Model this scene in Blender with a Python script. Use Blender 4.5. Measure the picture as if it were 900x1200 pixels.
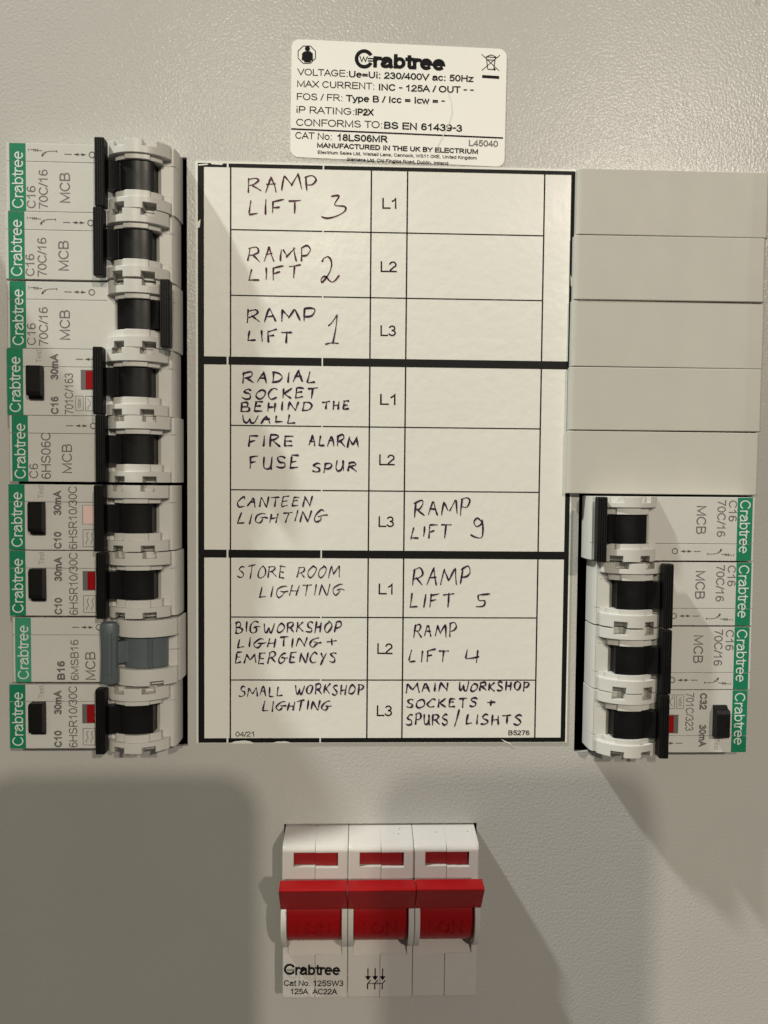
import bpy, bmesh, math, random
from mathutils import Vector, Matrix
random.seed(7)
for o in list(bpy.data.objects): bpy.data.objects.remove(o)
SC = bpy.context.scene
C = SC.collection
MM = 0.001

# ------------------------------------------------------------------ camera
CAM = Vector((0.0, -217.37, -5.596))
RX, RZ, RY = [math.radians(a) for a in (-2.46203, -1.91909, -0.52579)]
RM = Matrix.Rotation(RZ, 3, 'Z') @ Matrix.Rotation(RX, 3, 'X') @ Matrix.Rotation(RY, 3, 'Y')
cd = bpy.data.cameras.new('camera'); cam = bpy.data.objects.new('camera', cd); C.objects.link(cam)
cd.sensor_fit = 'VERTICAL'; cd.sensor_height = 24.0; cd.lens = 900.0 / 1200.0 * 24.0
cd.clip_start = 0.002; cd.clip_end = 20.0
cam.matrix_world = Matrix.Translation(CAM * MM) @ (RM @ Matrix.Rotation(math.radians(90), 3, 'X')).to_4x4()
SC.camera = cam
SC.view_settings.view_transform = 'Standard'; SC.view_settings.look = 'None'
SC.view_settings.exposure = 0.0; SC.view_settings.gamma = 1.0; SC.view_settings.use_curve_mapping = False

# ------------------------------------------------------------------ room light
w = bpy.data.worlds.new('World'); SC.world = w; w.use_nodes = True
bg = w.node_tree.nodes['Background']; bg.inputs[0].default_value = (.95, .93, .82, 1); bg.inputs[1].default_value = 0.14

def lamp(name, loc_mm, power, radius_mm, col):
    l = bpy.data.lights.new(name, 'POINT'); l.energy = power; l.shadow_soft_size = radius_mm * MM; l.color = col
    o = bpy.data.objects.new(name, l); C.objects.link(o); o.location = Vector(loc_mm) * MM
    return o
# the ceiling lamp over the right shoulder, the one over the middle, and the low one up to the left that rakes over the panel
KA = 9.0
lamp('ceiling_lamp', (58 + 85 * KA, -217 - 217 * KA, 7 + 96.5 * KA), 88.0, 30, (1.0, 0.87, 0.75))
lamp('ceiling_lamp', (58 - 28 * KA, -217 - 217 * KA, 7 + 96 * KA), 64.0, 36, (0.93, 0.875, 0.69))
D = 2100.0
lamp('ceiling_lamp', (20 - 0.54 * D, -0.205 * D, -20 + 0.82 * D), 203.0, 46, (0.95, 0.985, 0.94))

# ------------------------------------------------------------------ helpers
def at(u, v, h=0.0):
    "photo position (900x1200) -> point (x, z) in mm on the plane standing h mm in front of the panel"
    d = RM @ Vector(((u - 450) / 900.0, 1.0, -(v - 600) / 900.0))
    t = (-h - CAM.y) / d.y
    p = CAM + d * t
    return Vector((p.x, p.z))

def mesh_obj(name, verts, faces, mat, parent=None, smooth=False):
    me = bpy.data.meshes.new(name)
    me.from_pydata([tuple(a * MM for a in v) for v in verts], [], faces)
    bm = bmesh.new(); bm.from_mesh(me)
    bmesh.ops.remove_doubles(bm, verts=bm.verts, dist=2e-6)
    bmesh.ops.recalc_face_normals(bm, faces=bm.faces)
    bm.to_mesh(me); bm.free()
    if smooth:
        for p in me.polygons: p.use_smooth = True
        me.set_sharp_from_angle(angle=math.radians(28))
    me.materials.append(mat)
    o = bpy.data.objects.new(name, me); C.objects.link(o)
    if parent: o.parent = parent
    return o

class MB:
    def __init__(s): s.v = []; s.f = []
    def add(s, vs, fs):
        n = len(s.v); s.v += [tuple(a) for a in vs]; s.f += [tuple(i + n for i in f) for f in fs]
    def box(s, x0, x1, z0, z1, h0, h1):
        vs = [(x, -h, z) for h in (h0, h1) for z in (z0, z1) for x in (x0, x1)]
        s.add(vs, [(0, 1, 3, 2), (4, 6, 7, 5), (0, 4, 5, 1), (2, 3, 7, 6), (0, 2, 6, 4), (1, 5, 7, 3)])
    def prism_t(s, prof, t0, t1, c=0.0):
        "profile [(s,h)] extruded along z from t0 to t1; c chamfers the ends"
        n = len(prof)
        if c:
            cx = sum(p[0] for p in prof) / n; cy = sum(p[1] for p in prof) / n
            rings = [(t0, .86), (t0 + c, 1), (t1 - c, 1), (t1, .86)]
        else: rings = [(t0, 1), (t1, 1)]; cx = cy = 0
        vs = [(cx + (a - cx) * k, -(cy + (b - cy) * k), t) for t, k in rings for a, b in prof]
        fs = [tuple(range(n)), tuple(range((len(rings) - 1) * n, len(rings) * n))[::-1]]
        for r in range(len(rings) - 1):
            for i in range(n): j = (i + 1) % n; fs.append((r * n + i, r * n + j, (r + 1) * n + j, (r + 1) * n + i))
        s.add(vs, fs)
    def prism_x(s, prof, x0, x1):
        "profile [(z,h)] extruded along x"
        n = len(prof)
        vs = [(x, -b, a) for x in (x0, x1) for a, b in prof]
        fs = [tuple(range(n)), tuple(range(n, 2 * n))[::-1]] + [(i, (i + 1) % n, n + (i + 1) % n, n + i) for i in range(n)]
        s.add(vs, fs)
    def plate(s, pts, h0, h1):
        n = len(pts)
        vs = [(a, -h, b) for h in (h0, h1) for a, b in pts]
        s.add(vs, [tuple(range(n)), tuple(range(n, 2 * n))[::-1]] + [(i, (i + 1) % n, n + (i + 1) % n, n + i) for i in range(n)])
    def quad(s, pts, h):
        s.add([(a, -h, b) for a, b in pts], [tuple(range(len(pts)))])
    def bar(s, a, b, wd, h):
        a = Vector(a); b = Vector(b); d = (b - a)
        if d.length < 1e-6: return
        n = Vector((-d.y, d.x)).normalized() * wd / 2
        s.quad([a - n, b - n, b + n, a + n], h)
    def ribbon(s, pts, wd, h, taper=0.0):
        pts = [Vector(p) for p in pts]; n = len(pts)
        if n < 2: return
        L = []
        for i, p in enumerate(pts):
            a = pts[max(0, i - 1)]; b = pts[min(n - 1, i + 1)]; d = b - a
            if d.length < 1e-6: d = Vector((1, 0))
            d.normalize(); k = wd[i] / 2 if isinstance(wd, list) else wd / 2
            if taper and (i == 0 or i == n - 1): k *= 1 - taper
            nn = Vector((-d.y, d.x)) * k
            if i == 0: p = p - d * k * .6
            if i == n - 1: p = p + d * k * .6
            L.append((p - nn, p + nn))
        base = len(s.v)
        for a, b in L: s.v.append((a.x, -h, a.y)); s.v.append((b.x, -h, b.y))
        for i in range(n - 1): k = base + 2 * i; s.f.append((k, k + 2, k + 3, k + 1))
    def ring(s, c, r0, r1, h, n=24, a0=0, a1=360):
        base = len(s.v)
        for i in range(n + 1):
            a = math.radians(a0 + (a1 - a0) * i / n)
            for r in (r0, r1): s.v.append((c[0] + r * math.cos(a), -h, c[1] + r * math.sin(a)))
        for i in range(n): k = base + 2 * i; s.f.append((k, k + 1, k + 3, k + 2))
    def field(s, ss, ts, H, base):
        "stepped relief over the cells of ss x ts; H(s, t, s_mid, t_mid) is one cell's height at a corner; base closes it"
        ns, nt = len(ss) - 1, len(ts) - 1
        hh = {}
        for i in range(ns):
            for j in range(nt):
                sm, tm = (ss[i] + ss[i + 1]) / 2, (ts[j] + ts[j + 1]) / 2
                hh[i, j] = [H(ss[i], ts[j], sm, tm), H(ss[i + 1], ts[j], sm, tm), H(ss[i + 1], ts[j + 1], sm, tm), H(ss[i], ts[j + 1], sm, tm)]
                c = [(ss[i], ts[j]), (ss[i + 1], ts[j]), (ss[i + 1], ts[j + 1]), (ss[i], ts[j + 1])]
                s.add([(a, -h, b) for (a, b), h in zip(c, hh[i, j])], [(0, 1, 2, 3)])
        def wall(p, q, ha, hb):
            if abs(ha[0] - hb[0]) < 1e-4 and abs(ha[1] - hb[1]) < 1e-4: return
            s.add([(p[0], -ha[0], p[1]), (q[0], -ha[1], q[1]), (q[0], -hb[1], q[1]), (p[0], -hb[0], p[1])], [(0, 1, 2, 3)])
        for j in range(nt):
            for i in range(ns + 1):
                L = hh.get((i - 1, j)); R = hh.get((i, j))
                wall((ss[i], ts[j]), (ss[i], ts[j + 1]), (L[1], L[2]) if L else (base, base), (R[0], R[3]) if R else (base, base))
        for i in range(ns):
            for j in range(nt + 1):
                L = hh.get((i, j - 1)); R = hh.get((i, j))
                wall((ss[i], ts[j]), (ss[i + 1], ts[j]), (L[3], L[2]) if L else (base, base), (R[0], R[1]) if R else (base, base))
    def build(s, name, mat, parent=None, smooth=False):
        return mesh_obj(name, s.v, s.f, mat, parent, smooth)

# ---- flat print: a plain grotesque alphabet drawn from pen lines of even width
def ell(cx, cy, rx, ry, a0, a1, n=10):
    return [(cx + rx * math.cos(math.radians(a0 + (a1 - a0) * i / n)), cy + ry * math.sin(math.radians(a0 + (a1 - a0) * i / n))) for i in range(n + 1)]
XH = .725
def bowl(x0, x1, y0, y1, close=True):     # D-shaped bump from the stem out to x1
    r = (y1 - y0) / 2; k = x1 - min(r, (x1 - x0) * .8)
    return [(x0, y1)] + ell(k, (y0 + y1) / 2, x1 - k, r, 90, -90, 10) + [(x0, y0)]
FN = {
 ' ': (.39, []), '.': (.39, [[(.2, 0), (.2, .02)]]), ',': (.39, [[(.2, .03), (.16, -.14)]]), ':': (.39, [[(.2, 0), (.2, .02)], [(.2, .66), (.2, .68)]]),
 '/': (.39, [[(.02, 0), (.37, 1)]]), '-': (.47, [[(.06, .5), (.4, .5)]]), '=': (.82, [[(.1, .28), (.72, .28)], [(.1, .56), (.72, .56)]]),
 'A': (.93, [[(.02, 0), (.465, 1), (.91, 0)], [(.2, .34), (.73, .34)]]),
 'B': (.93, [[(.13, 0), (.13, 1)], bowl(.13, .78, .53, 1), bowl(.13, .84, 0, .53)]),
 'C': (1.0, [ell(.52, .5, .43, .5, 38, 322, 20)]),
 'D': (1.0, [[(.13, 0), (.13, 1)], bowl(.13, .9, 0, 1)]),
 'E': (.93, [[(.85, 1), (.13, 1), (.13, 0), (.87, 0)], [(.13, .53), (.8, .53)]]),
 'F': (.85, [[(.8, 1), (.13, 1), (.13, 0)], [(.13, .5), (.7, .5)]]),
 'G': (1.09, [ell(.54, .5, .46, .5, 40, 335, 20) + [(.97, .46), (.58, .46)]]),
 'H': (1.0, [[(.13, 0), (.13, 1)], [(.87, 0), (.87, 1)], [(.13, .53), (.87, .53)]]),
 'I': (.39, [[(.195, 0), (.195, 1)]]),
 'K': (.93, [[(.13, 0), (.13, 1)], [(.82, 1), (.13, .5)], [(.38, .58), (.87, 0)]]),
 'L': (.78, [[(.13, 1), (.13, 0), (.75, 0)]]),
 'M': (1.16, [[(.12, 0), (.12, 1), (.58, .08), (1.04, 1), (1.04, 0)]]),
 'N': (1.0, [[(.13, 0), (.13, 1), (.87, 0), (.87, 1)]]),
 'O': (1.09, [ell(.545, .5, .47, .5, 90, 450, 24)]),
 'P': (.93, [[(.13, 0), (.13, 1)], bowl(.13, .85, .44, 1)]),
 'R': (1.0, [[(.13, 0), (.13, 1)], bowl(.13, .85, .48, 1), [(.5, .47), (.93, 0)]]),
 'S': (.93, [ell(.46, .745, .33, .255, 25, 180, 8) + ell(.46, .745, .33, .215, 190, 262, 4)[1:] + ell(.46, .27, .38, .25, 82, -160, 10)]),
 'T': (.85, [[(.03, 1), (.82, 1)], [(.425, 1), (.425, 0)]]),
 'U': (1.0, [[(.13, 1)] + ell(.5, .36, .37, .36, 180, 360, 10) + [(.87, 1)]]),
 'V': (.93, [[(.02, 1), (.465, 0), (.91, 1)]]),
 'W': (1.32, [[(.03, 1), (.35, 0), (.66, .95), (.97, 0), (1.29, 1)]]),
 'X': (.93, [[(.05, 1), (.88, 0)], [(.88, 1), (.05, 0)]]),
 'Y': (.93, [[(.03, 1), (.465, .45), (.9, 1)], [(.465, .45), (.465, 0)]]),
 'Z': (.85, [[(.08, 1), (.78, 1), (.05, 0), (.8, 0)]]),
 '0': (.78, [ell(.39, .5, .31, .5, 90, 450, 22)]),
 '1': (.78, [[(.16, .72), (.34, .84), (.46, 1), (.46, 0)]]),
 '2': (.78, [ell(.39, .7, .29, .3, 165, -25, 8) + [(.5, .48), (.16, .14), (.08, 0), (.7, 0)]]),
 '3': (.78, [ell(.37, .76, .26, .24, 155, -85, 8), ell(.37, .27, .31, .27, 85, -155, 9)]),
 '4': (.78, [[(.55, 0), (.55, 1), (.05, .27), (.74, .27)]]),
 '5': (.78, [[(.66, 1), (.2, 1), (.12, .48)] + ell(.38, .33, .31, .33, 128, -138, 11)]),
 '6': (.78, [ell(.41, .3, .29, .3, 170, 530, 18), [(.12, .32), (.13, .6)] + ell(.42, .66, .28, .34, 155, 48, 6)]),
 '8': (.78, [ell(.39, .76, .25, .24, 90, 450, 16), ell(.39, .27, .31, .27, 90, 450, 18)]),
 '7': (.78, [[(.08, 1), (.7, 1), (.45, .55), (.3, 0)]]),
 '9': (.78, [ell(.38, .7, .29, .3, 90, 450, 18), [(.67, .68), (.65, .48)] + ell(.37, .34, .28, .34, -15, -130, 6)]),
 'a': (.78, [ell(.38, XH - .22, .27, .22, 165, 0, 8) + [(.65, .1), (.7, 0)], [(.65, .5), (.32, .5)] + ell(.3, .18, .22, .18, 100, 270, 8) + [(.5, .05), (.65, .2)]]),
 'b': (.78, [[(.12, 0), (.12, 1)], ell(.4, XH / 2, .29, XH / 2, 180, 540, 18)]),
 'c': (.7, [ell(.38, XH / 2, .3, XH / 2, 45, 315, 14)]),
 'd': (.78, [[(.66, 0), (.66, 1)], ell(.37, XH / 2, .29, XH / 2, 0, 360, 18)]),
 'e': (.78, [[(.08, .4), (.69, .4)] + ell(.39, XH / 2, .31, XH / 2, 6, 306, 16)]),
 'g': (.78, [ell(.37, XH / 2, .29, XH / 2, 0, 360, 18), [(.66, XH), (.66, -.05)] + ell(.38, -.08, .28, .2, -5, -165, 7)]),
 'h': (.78, [[(.12, 0), (.12, 1)], [(.12, .4)] + ell(.39, .44, .27, .285, 170, 0, 8) + [(.66, 0)]]),
 'i': (.31, [[(.155, 0), (.155, .62)], [(.155, .97), (.155, 1)]]),
 'k': (.7, [[(.12, 0), (.12, 1)], [(.6, XH), (.12, .28)], [(.3, .44), (.65, 0)]]),
 'l': (.31, [[(.155, 0), (.155, 1)]]),
 'm': (1.16, [[(.12, 0), (.12, XH)], [(.12, .4)] + ell(.35, .46, .23, .265, 170, 0, 7) + [(.58, 0)], [(.58, .4)] + ell(.81, .46, .23, .265, 170, 0, 7) + [(1.04, 0)]]),
 'n': (.78, [[(.12, 0), (.12, XH)], [(.12, .4)] + ell(.39, .44, .27, .285, 170, 0, 8) + [(.66, 0)]]),
 'o': (.78, [ell(.39, XH / 2, .31, XH / 2, 90, 450, 20)]),
 'p': (.78, [[(.12, -.27), (.12, XH)], ell(.4, XH / 2, .29, XH / 2, 180, 540, 18)]),
 'r': (.47, [[(.12, 0), (.12, XH)], [(.12, .5), (.2, .62), (.32, .71), (.46, .69)]]),
 's': (.7, [ell(.35, .54, .23, .185, 25, 180, 7) + ell(.35, .54, .23, .16, 190, 262, 3)[1:] + ell(.35, .19, .27, .19, 82, -160, 8)]),
 't': (.39, [[(.2, .95), (.2, .12), (.27, .01), (.38, .01)], [(.03, XH), (.37, XH)]]),
 'u': (.78, [[(.12, XH), (.12, .28)] + ell(.39, .28, .27, .28, 180, 350, 8), [(.66, 0), (.66, XH)]]),
 'w': (1.0, [[(.03, XH), (.27, 0), (.5, XH * .95), (.73, 0), (.97, XH)]]),
 'x': (.7, [[(.05, XH), (.65, 0)], [(.65, XH), (.05, 0)]]),
 'y': (.7, [[(.04, XH), (.36, 0)], [(.66, XH), (.3, -.2), (.1, -.26)]]),
 'z': (.7, [[(.07, XH), (.62, XH), (.06, 0), (.64, 0)]]),
}
FN['\u0141'] = FN['L']
_tc = {}
def outline(pts, t):
    n = len(pts); P = [Vector(p) for p in pts]; L = []
    closed = (P[0] - P[-1]).length < 1e-6
    for i in range(n):
        a = P[i - 1] if i else (P[-2] if closed else None); b = P[i + 1] if i < n - 1 else (P[1] if closed else None)
        d1 = (P[i] - a).normalized() if a is not None else None; d2 = (b - P[i]).normalized() if b is not None else None
        if d1 is None: d1 = d2
        if d2 is None: d2 = d1
        m = d1 + d2
        if m.length < .2: m = d1
        m.normalize(); nn = Vector((-m.y, m.x)); k = t / 2 / max(.45, nn.dot(Vector((-d1.y, d1.x))))
        p = P[i]
        if not closed and i == 0: p = p - d1 * t * .45
        if not closed and i == n - 1: p = p + d2 * t * .45
        L.append((p - nn * k, p + nn * k))
    return L
def glyphs(txt, bold):
    "bold is extra pen width"
    k = (txt, bold)
    if k not in _tc:
        t = .125 + bold; v = []; f = []; hh = []; x = 0; q = 0
        for c in txt:
            wd, st = FN[c]
            for line in st:
                line = [(x + a * (1 - t * .35) + t * .17, t / 2 + b * (1 - t)) for a, b in line]
                base = len(v)
                for p, r in outline(line, t): v += [(p.x, p.y), (r.x, r.y)]; hh += [q + len(v) % 60 * .012] * 2
                for i in range(len(line) - 1): j = base + 2 * i; f.append((j, j + 2, j + 3, j + 1))
                q = (q + 1) % 4
            x += wd + bold * .25
        _tc[k] = (v, f, hh)
    return _tc[k]
CAPH = 1.0
def text(mb, txt, p0, p1, cap, h, bold=0.0, up=None, squeeze=None):
    "txt from p0 to p1 along the baseline, capital letters cap mm high"
    v, f, hh = glyphs(txt, bold)
    x0 = min(a for a, b in v); x1 = max(a for a, b in v)
    p0 = Vector(p0); d = (Vector(p1) - p0); n = up or Vector((-d.y, d.x)).normalized()
    n = Vector(n)
    vs = []
    for (a, b), q in zip(v, hh):
        r = p0 + d * ((a - x0) / (x1 - x0)) + n * (b * cap)
        vs.append((r.x, -h - q * .004, r.y))
    mb.add(vs, f)
def ptext(mb, txt, u0, v0, u1, v1, cap_px, h, bold=0.0):
    a = at(u0, v0, h); b = at(u1, v1, h)
    cap = (at(u0, v0 - cap_px, h) - a).length
    text(mb, txt, a, b, cap, h, bold)

# ------------------------------------------------------------------ materials
def material(name, col, rough=0.5, bump=(0, 0), bevel=0.0, var=0.0, varscale=120, metallic=0.0, coat=0.0, specks=0.0, spec=0.5, rvar=0.0):
    m = bpy.data.materials.new(name); m.use_nodes = True
    nt = m.node_tree; N = nt.nodes; L = nt.links; b = N['Principled BSDF']
    b.inputs['Base Color'].default_value = (*col, 1); b.inputs['Roughness'].default_value = rough
    b.inputs['Metallic'].default_value = metallic; b.inputs['Specular IOR Level'].default_value = spec
    if coat: b.inputs['Coat Weight'].default_value = coat; b.inputs['Coat Roughness'].default_value = 0.12
    tc = N.new('ShaderNodeTexCoord')
    def noise(scale, det=3, rough_=0.55):
        n = N.new('ShaderNodeTexNoise'); n.inputs['Scale'].default_value = scale; n.inputs['Detail'].default_value = det
        n.inputs['Roughness'].default_value = rough_; L.new(tc.outputs['Object'], n.inputs['Vector']); return n
    last = None
    if var:
        n = noise(varscale, 5, 0.65); r = N.new('ShaderNodeMapRange'); L.new(n.outputs['Fac'], r.inputs['Value'])
        r.inputs['From Min'].default_value = .3; r.inputs['From Max'].default_value = .7
        r.inputs['To Min'].default_value = 1 - var; r.inputs['To Max'].default_value = 1 + var
        h = N.new('ShaderNodeVectorMath'); h.operation = 'SCALE'; h.inputs[0].default_value = col
        L.new(r.outputs[0], h.inputs['Scale']); last = h.outputs[0]
    if specks:
        vo = N.new('ShaderNodeTexVoronoi'); vo.inputs['Scale'].default_value = specks; L.new(tc.outputs['Object'], vo.inputs['Vector'])
        rm = N.new('ShaderNodeMapRange'); L.new(vo.outputs['Distance'], rm.inputs['Value'])
        rm.inputs['From Min'].default_value = .02; rm.inputs['From Max'].default_value = .045; rm.inputs['To Min'].default_value = .45; rm.inputs['To Max'].default_value = 1
        h = N.new('ShaderNodeVectorMath'); h.operation = 'SCALE'
        if last: L.new(last, h.inputs[0])
        else: h.inputs[0].default_value = col
        L.new(rm.outputs[0], h.inputs['Scale']); last = h.outputs[0]
    if last: L.new(last, b.inputs['Base Color'])
    if rvar:
        n = noise(varscale * .6, 4, .6); r = N.new('ShaderNodeMapRange'); L.new(n.outputs['Fac'], r.inputs['Value'])
        r.inputs['From Min'].default_value = .3; r.inputs['From Max'].default_value = .7
        r.inputs['To Min'].default_value = rough - rvar; r.inputs['To Max'].default_value = rough + rvar
        L.new(r.outputs[0], b.inputs['Roughness'])
    nrm = None
    if bevel:
        bv = N.new('ShaderNodeBevel'); bv.samples = 4; bv.inputs['Radius'].default_value = bevel * MM; nrm = bv.outputs[0]
    if bump[0]:
        n = noise(bump[0], 2, .5); bp = N.new('ShaderNodeBump'); bp.inputs['Strength'].default_value = 1.0
        bp.inputs['Distance'].default_value = bump[1] * MM; L.new(n.outputs['Fac'], bp.inputs['Height'])
        if nrm: L.new(nrm, bp.inputs['Normal'])
        nrm = bp.outputs[0]
    if nrm: L.new(nrm, b.inputs['Normal'])
    return m
M = dict(
    panel=material('powder_coated_steel', (.44, .43, .405), .25, (1250, .115), 0.3, .025, 18, specks=22, rvar=.05, spec=.27),
    dark=material('dark_interior', (.012, .012, .012), .8),
    white=material('pale_breaker_plastic', (.54, .528, .495), .36, (1600, .012), .22, .035, 90, spec=.45),
    white2=material('pale_switch_plastic', (.50, .475, .445), .42, (1500, .015), .3, .04, 80, spec=.45),
    label=material('printed_face_film', (.5, .49, .46), .42, (900, .006), 0, .02, 60),
    green=material('green_print', (.006, .185, .092), .42, (900, .006), 0, .06, 60, spec=.3),
    green2=material('faded_green_print', (.035, .27, .16), .4, (900, .006), 0, .06, 60),
    wtext=material('white_print', (.62, .66, .62), .5),
    gtext=material('grey_print', (.115, .11, .105), .5),
    ltext=material('faint_grey_print', (.30, .29, .275), .5),
    btext=material('black_print', (.009, .009, .01), .55, (900, .01), spec=.06),
    black=material('black_plastic', (.0065, .0063, .0062), .42, (1400, .012), .06, .25, 200, spec=.16, rvar=.1),
    black2=material('gloss_black_plastic', (.005, .005, .0052), .34, (300, .02), .08, .3, 150, spec=.22, rvar=.08),
    grey=material('blue_grey_plastic', (.085, .105, .115), .42, (1400, .02), .3, .08, 150),
    red=material('red_plastic', (.27, .0025, .004), .36, (700, .02), .45, .1, 90, spec=.18),
    red2=material('red_flag_plastic', (.27, .006, .008), .45, (900, .02), .1, .1, 90),
    chart=material('laminated_white_card', (.69, .685, .635), .36, (330, .075), 0, .012, 40, rvar=.08, spec=.3),
    cardblack=material('black_card_print', (.007, .007, .0065), .5, (600, .02), spec=.12),
    sticker=material('white_sticker', (.76, .75, .705), .42, (300, .03), .1, .02, 60, specks=60),
    blank=material('cream_blanking_plastic', (.465, .45, .402), .5, (60, .05), .3, .035, 45, rvar=.12, spec=.2),
    ink=material('purple_black_pen', (.028, .015, .038), .5, var=.6, varscale=900, spec=.1),
    ink2=material('red_black_pen', (.07, .02, .036), .5, var=.85, varscale=420, spec=.1),
    fade=material('pinkish_white_flag', (.72, .52, .5), .4),
    phone=material('dark_phone_glass', (.02, .02, .022), .3),
)

def tag(o, label=None, cat=None, group=None, kind=None):
    if label: o['label'] = label
    if cat: o['category'] = cat
    if group: o['group'] = group
    if kind: o['kind'] = kind
    return o
def empty(name, x, h, z, ry=0.0, rz=0.0):
    o = bpy.data.objects.new(name, None); C.objects.link(o); o.empty_display_size = .005
    o.location = (x * MM, -h * MM, z * MM); o.rotation_euler = (0, ry, 0)
    return o

# ------------------------------------------------------------------ the panel with its three openings
def panel():
    xs = [-420, -94.6, -48.0, -20.6, 35.0, 63.0, 112.0, 420]
    zs = [-420, -152.5, -104.9, -84.0, -82.0, 80.8, 82.4, 420]
    def hole(x, z):
        if -94.6 < x < -48.0 and -82.0 < z < 82.4: return True
        if 63.0 < x < 112.0 and -84.0 < z < 80.8: return True
        if -20.6 < x < 35.0 and -152.5 < z < -104.9: return True
        return False
    b = MB()
    H = [[hole((xs[i] + xs[i + 1]) / 2, (zs[j] + zs[j + 1]) / 2) for j in range(len(zs) - 1)] for i in range(len(xs) - 1)]
    T = 1.5
    for i in range(len(xs) - 1):
        for j in range(len(zs) - 1):
            if H[i][j]: continue
            x0, x1, z0, z1 = xs[i], xs[i + 1], zs[j], zs[j + 1]
            for h in (0, -T): b.add([(x0, -h, z0), (x1, -h, z0), (x1, -h, z1), (x0, -h, z1)], [(0, 1, 2, 3)])
            for di, dj, p, q in ((-1, 0, (x0, z0), (x0, z1)), (1, 0, (x1, z0), (x1, z1)), (0, -1, (x0, z0), (x1, z0)), (0, 1, (x0, z1), (x1, z1))):
                ii, jj = i + di, j + dj
                if not (0 <= ii < len(xs) - 1 and 0 <= jj < len(zs) - 1) or H[ii][jj]:
                    b.add([(p[0], 0, p[1]), (q[0], 0, q[1]), (q[0], T, q[1]), (p[0], T, p[1])], [(0, 1, 2, 3)])
    o = b.build('metal_panel', M['panel']); tag(o, kind='structure')
    b = MB(); b.box(-300, 300, -300, 300, -62, -60); b.box(-300, 300, 299, 301, -60, -1.6); b.box(-300, 300, -301, -299, -60, -1.6)
    b.box(-302, -300, -301, 301, -60, -1.6); b.box(300, 302, -301, 301, -60, -1.6)
    tag(b.build('enclosure_interior', M['dark']), kind='structure')
panel()
# unseen side wall added, height and top end set to shade the lower left
b = MB(); b.box(-118, -116, -420, 82, 0, 45.5)
tag(b.build('added_shade_wall', M['panel']), kind='structure')

# ------------------------------------------------------------------ circuit breakers
W = 17.62          # width of one module; pitch 17.87
SCEN, HCEN = 33.2, 2.3
def arc(s, R): return HCEN + math.sqrt(max(R * R - (s - SCEN) ** 2, 0))
def frange(a, b, n): return [a + (b - a) * i / n for i in range(n + 1)]
def housing(s0, smooth_type=False, ext=0.0):
    ss = [s0, s0 + .5] + [18.0, 25.2, 26.6, 27.2, 28.0, 29.3] + frange(28.0, 30.9, 5)[1:] + frange(30.9, 35.6, 8)[1:] + frange(35.6, 38.9, 6)[1:] + [38.0, 39.1, 39.8, 40.5, 41.1, 41.8, 42.3, 42.75, 43.0, 43.15]
    ss = sorted(set(round(x, 4) for x in ss))
    ts = [0, 1.6, 2.85, 4.8, 12.84, 12.96, 14.2, 16.0, W]
    if smooth_type: ts = [0, 1.2, 2.75, 4.4, 8.75, 8.87, 12.84, 12.96, 13.1, 16.2, W]
    N1, N2 = (28.0, 30.9), (35.6, 38.9)   # the pockets at the seam
    def body(s, sm):   # plain long profile
        if sm < s0 + .5: return 7.3 + .7 * min(1, (s - s0) / .5)
        if sm < 26.6: return 8.0
        if sm > 43.0: return 2.2 if s > 43.05 else 4.6
        if sm > 42.3: return 6.75 if s < 42.4 else (6.1 if s < 42.9 else 4.6)
        return 7.0 - .1 * (s - 39.1) if s > 39.1 else 7.0
    def H(s, t, sm, tm):
        seam = (12.84 < tm < 12.96) or (smooth_type and sm > 39.1 and 8.75 < tm < 8.87)
        if sm < 25.2 or sm > 41.8:
            return body(s, sm) - (.28 if seam else 0)
        lo = 4.4 if smooth_type else 4.8; hi = 13.1 if smooth_type else 12.9
        if lo < tm < hi:
            if sm < 27.2: return 8.0
            if sm < 29.3: return 8.0 - 1.6 * (s - 27.2) / 2.1
            if sm < (39.1 if smooth_type else 38.0): return 1.0
            if sm < 39.1: return 6.0 + (s - 38.0) * .9
            return 7.0 - .1 * (s - 39.1) - (.28 if seam else 0)
        if smooth_type:
            if sm < 26.6: return 8.0 + (arc(26.6, 10.3) - 8.0) * max(0, (s - 25.2) / 1.4)
            if N2[0] < sm < N2[1] and (tm < 1.2): return arc(s, 10.3) - 2.0
            return max(arc(s, 10.3), 6.8)
        outer = tm < 2.85 or tm > 14.2
        if outer:
            if sm < 26.6: return 8.0 + (arc(26.6, 10.4) - 8.0) * max(0, (s - 25.2) / 1.4)
            edge = tm < 1.6 or tm > 16.0
            if edge and (N1[0] < sm < N1[1]): return arc(s, 10.4) - 3.4
            if edge and (N2[0] < sm < N2[1]): return arc(s, 10.4) - 3.4
            return max(arc(s, 10.4), 6.8)
        # inner tier
        if sm < 27.2: return 8.0
        if sm < 28: return 8.0 + (arc(28.0, 9.2) - 8.0) * (s - 27.2) / .8
        if N1[1] < sm < 37.2: return arc(s, 9.75)
        if sm < 39.8: return max(arc(s, 9.2), 7.0)
        return 7.0 - .1 * (s - 39.8)
    b = MB(); b.field(ss, ts, H, -.5)
    b.v = [(x + ext if x > 42.0 else x, y, z) for x, y, z in b.v]
    return b

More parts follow.
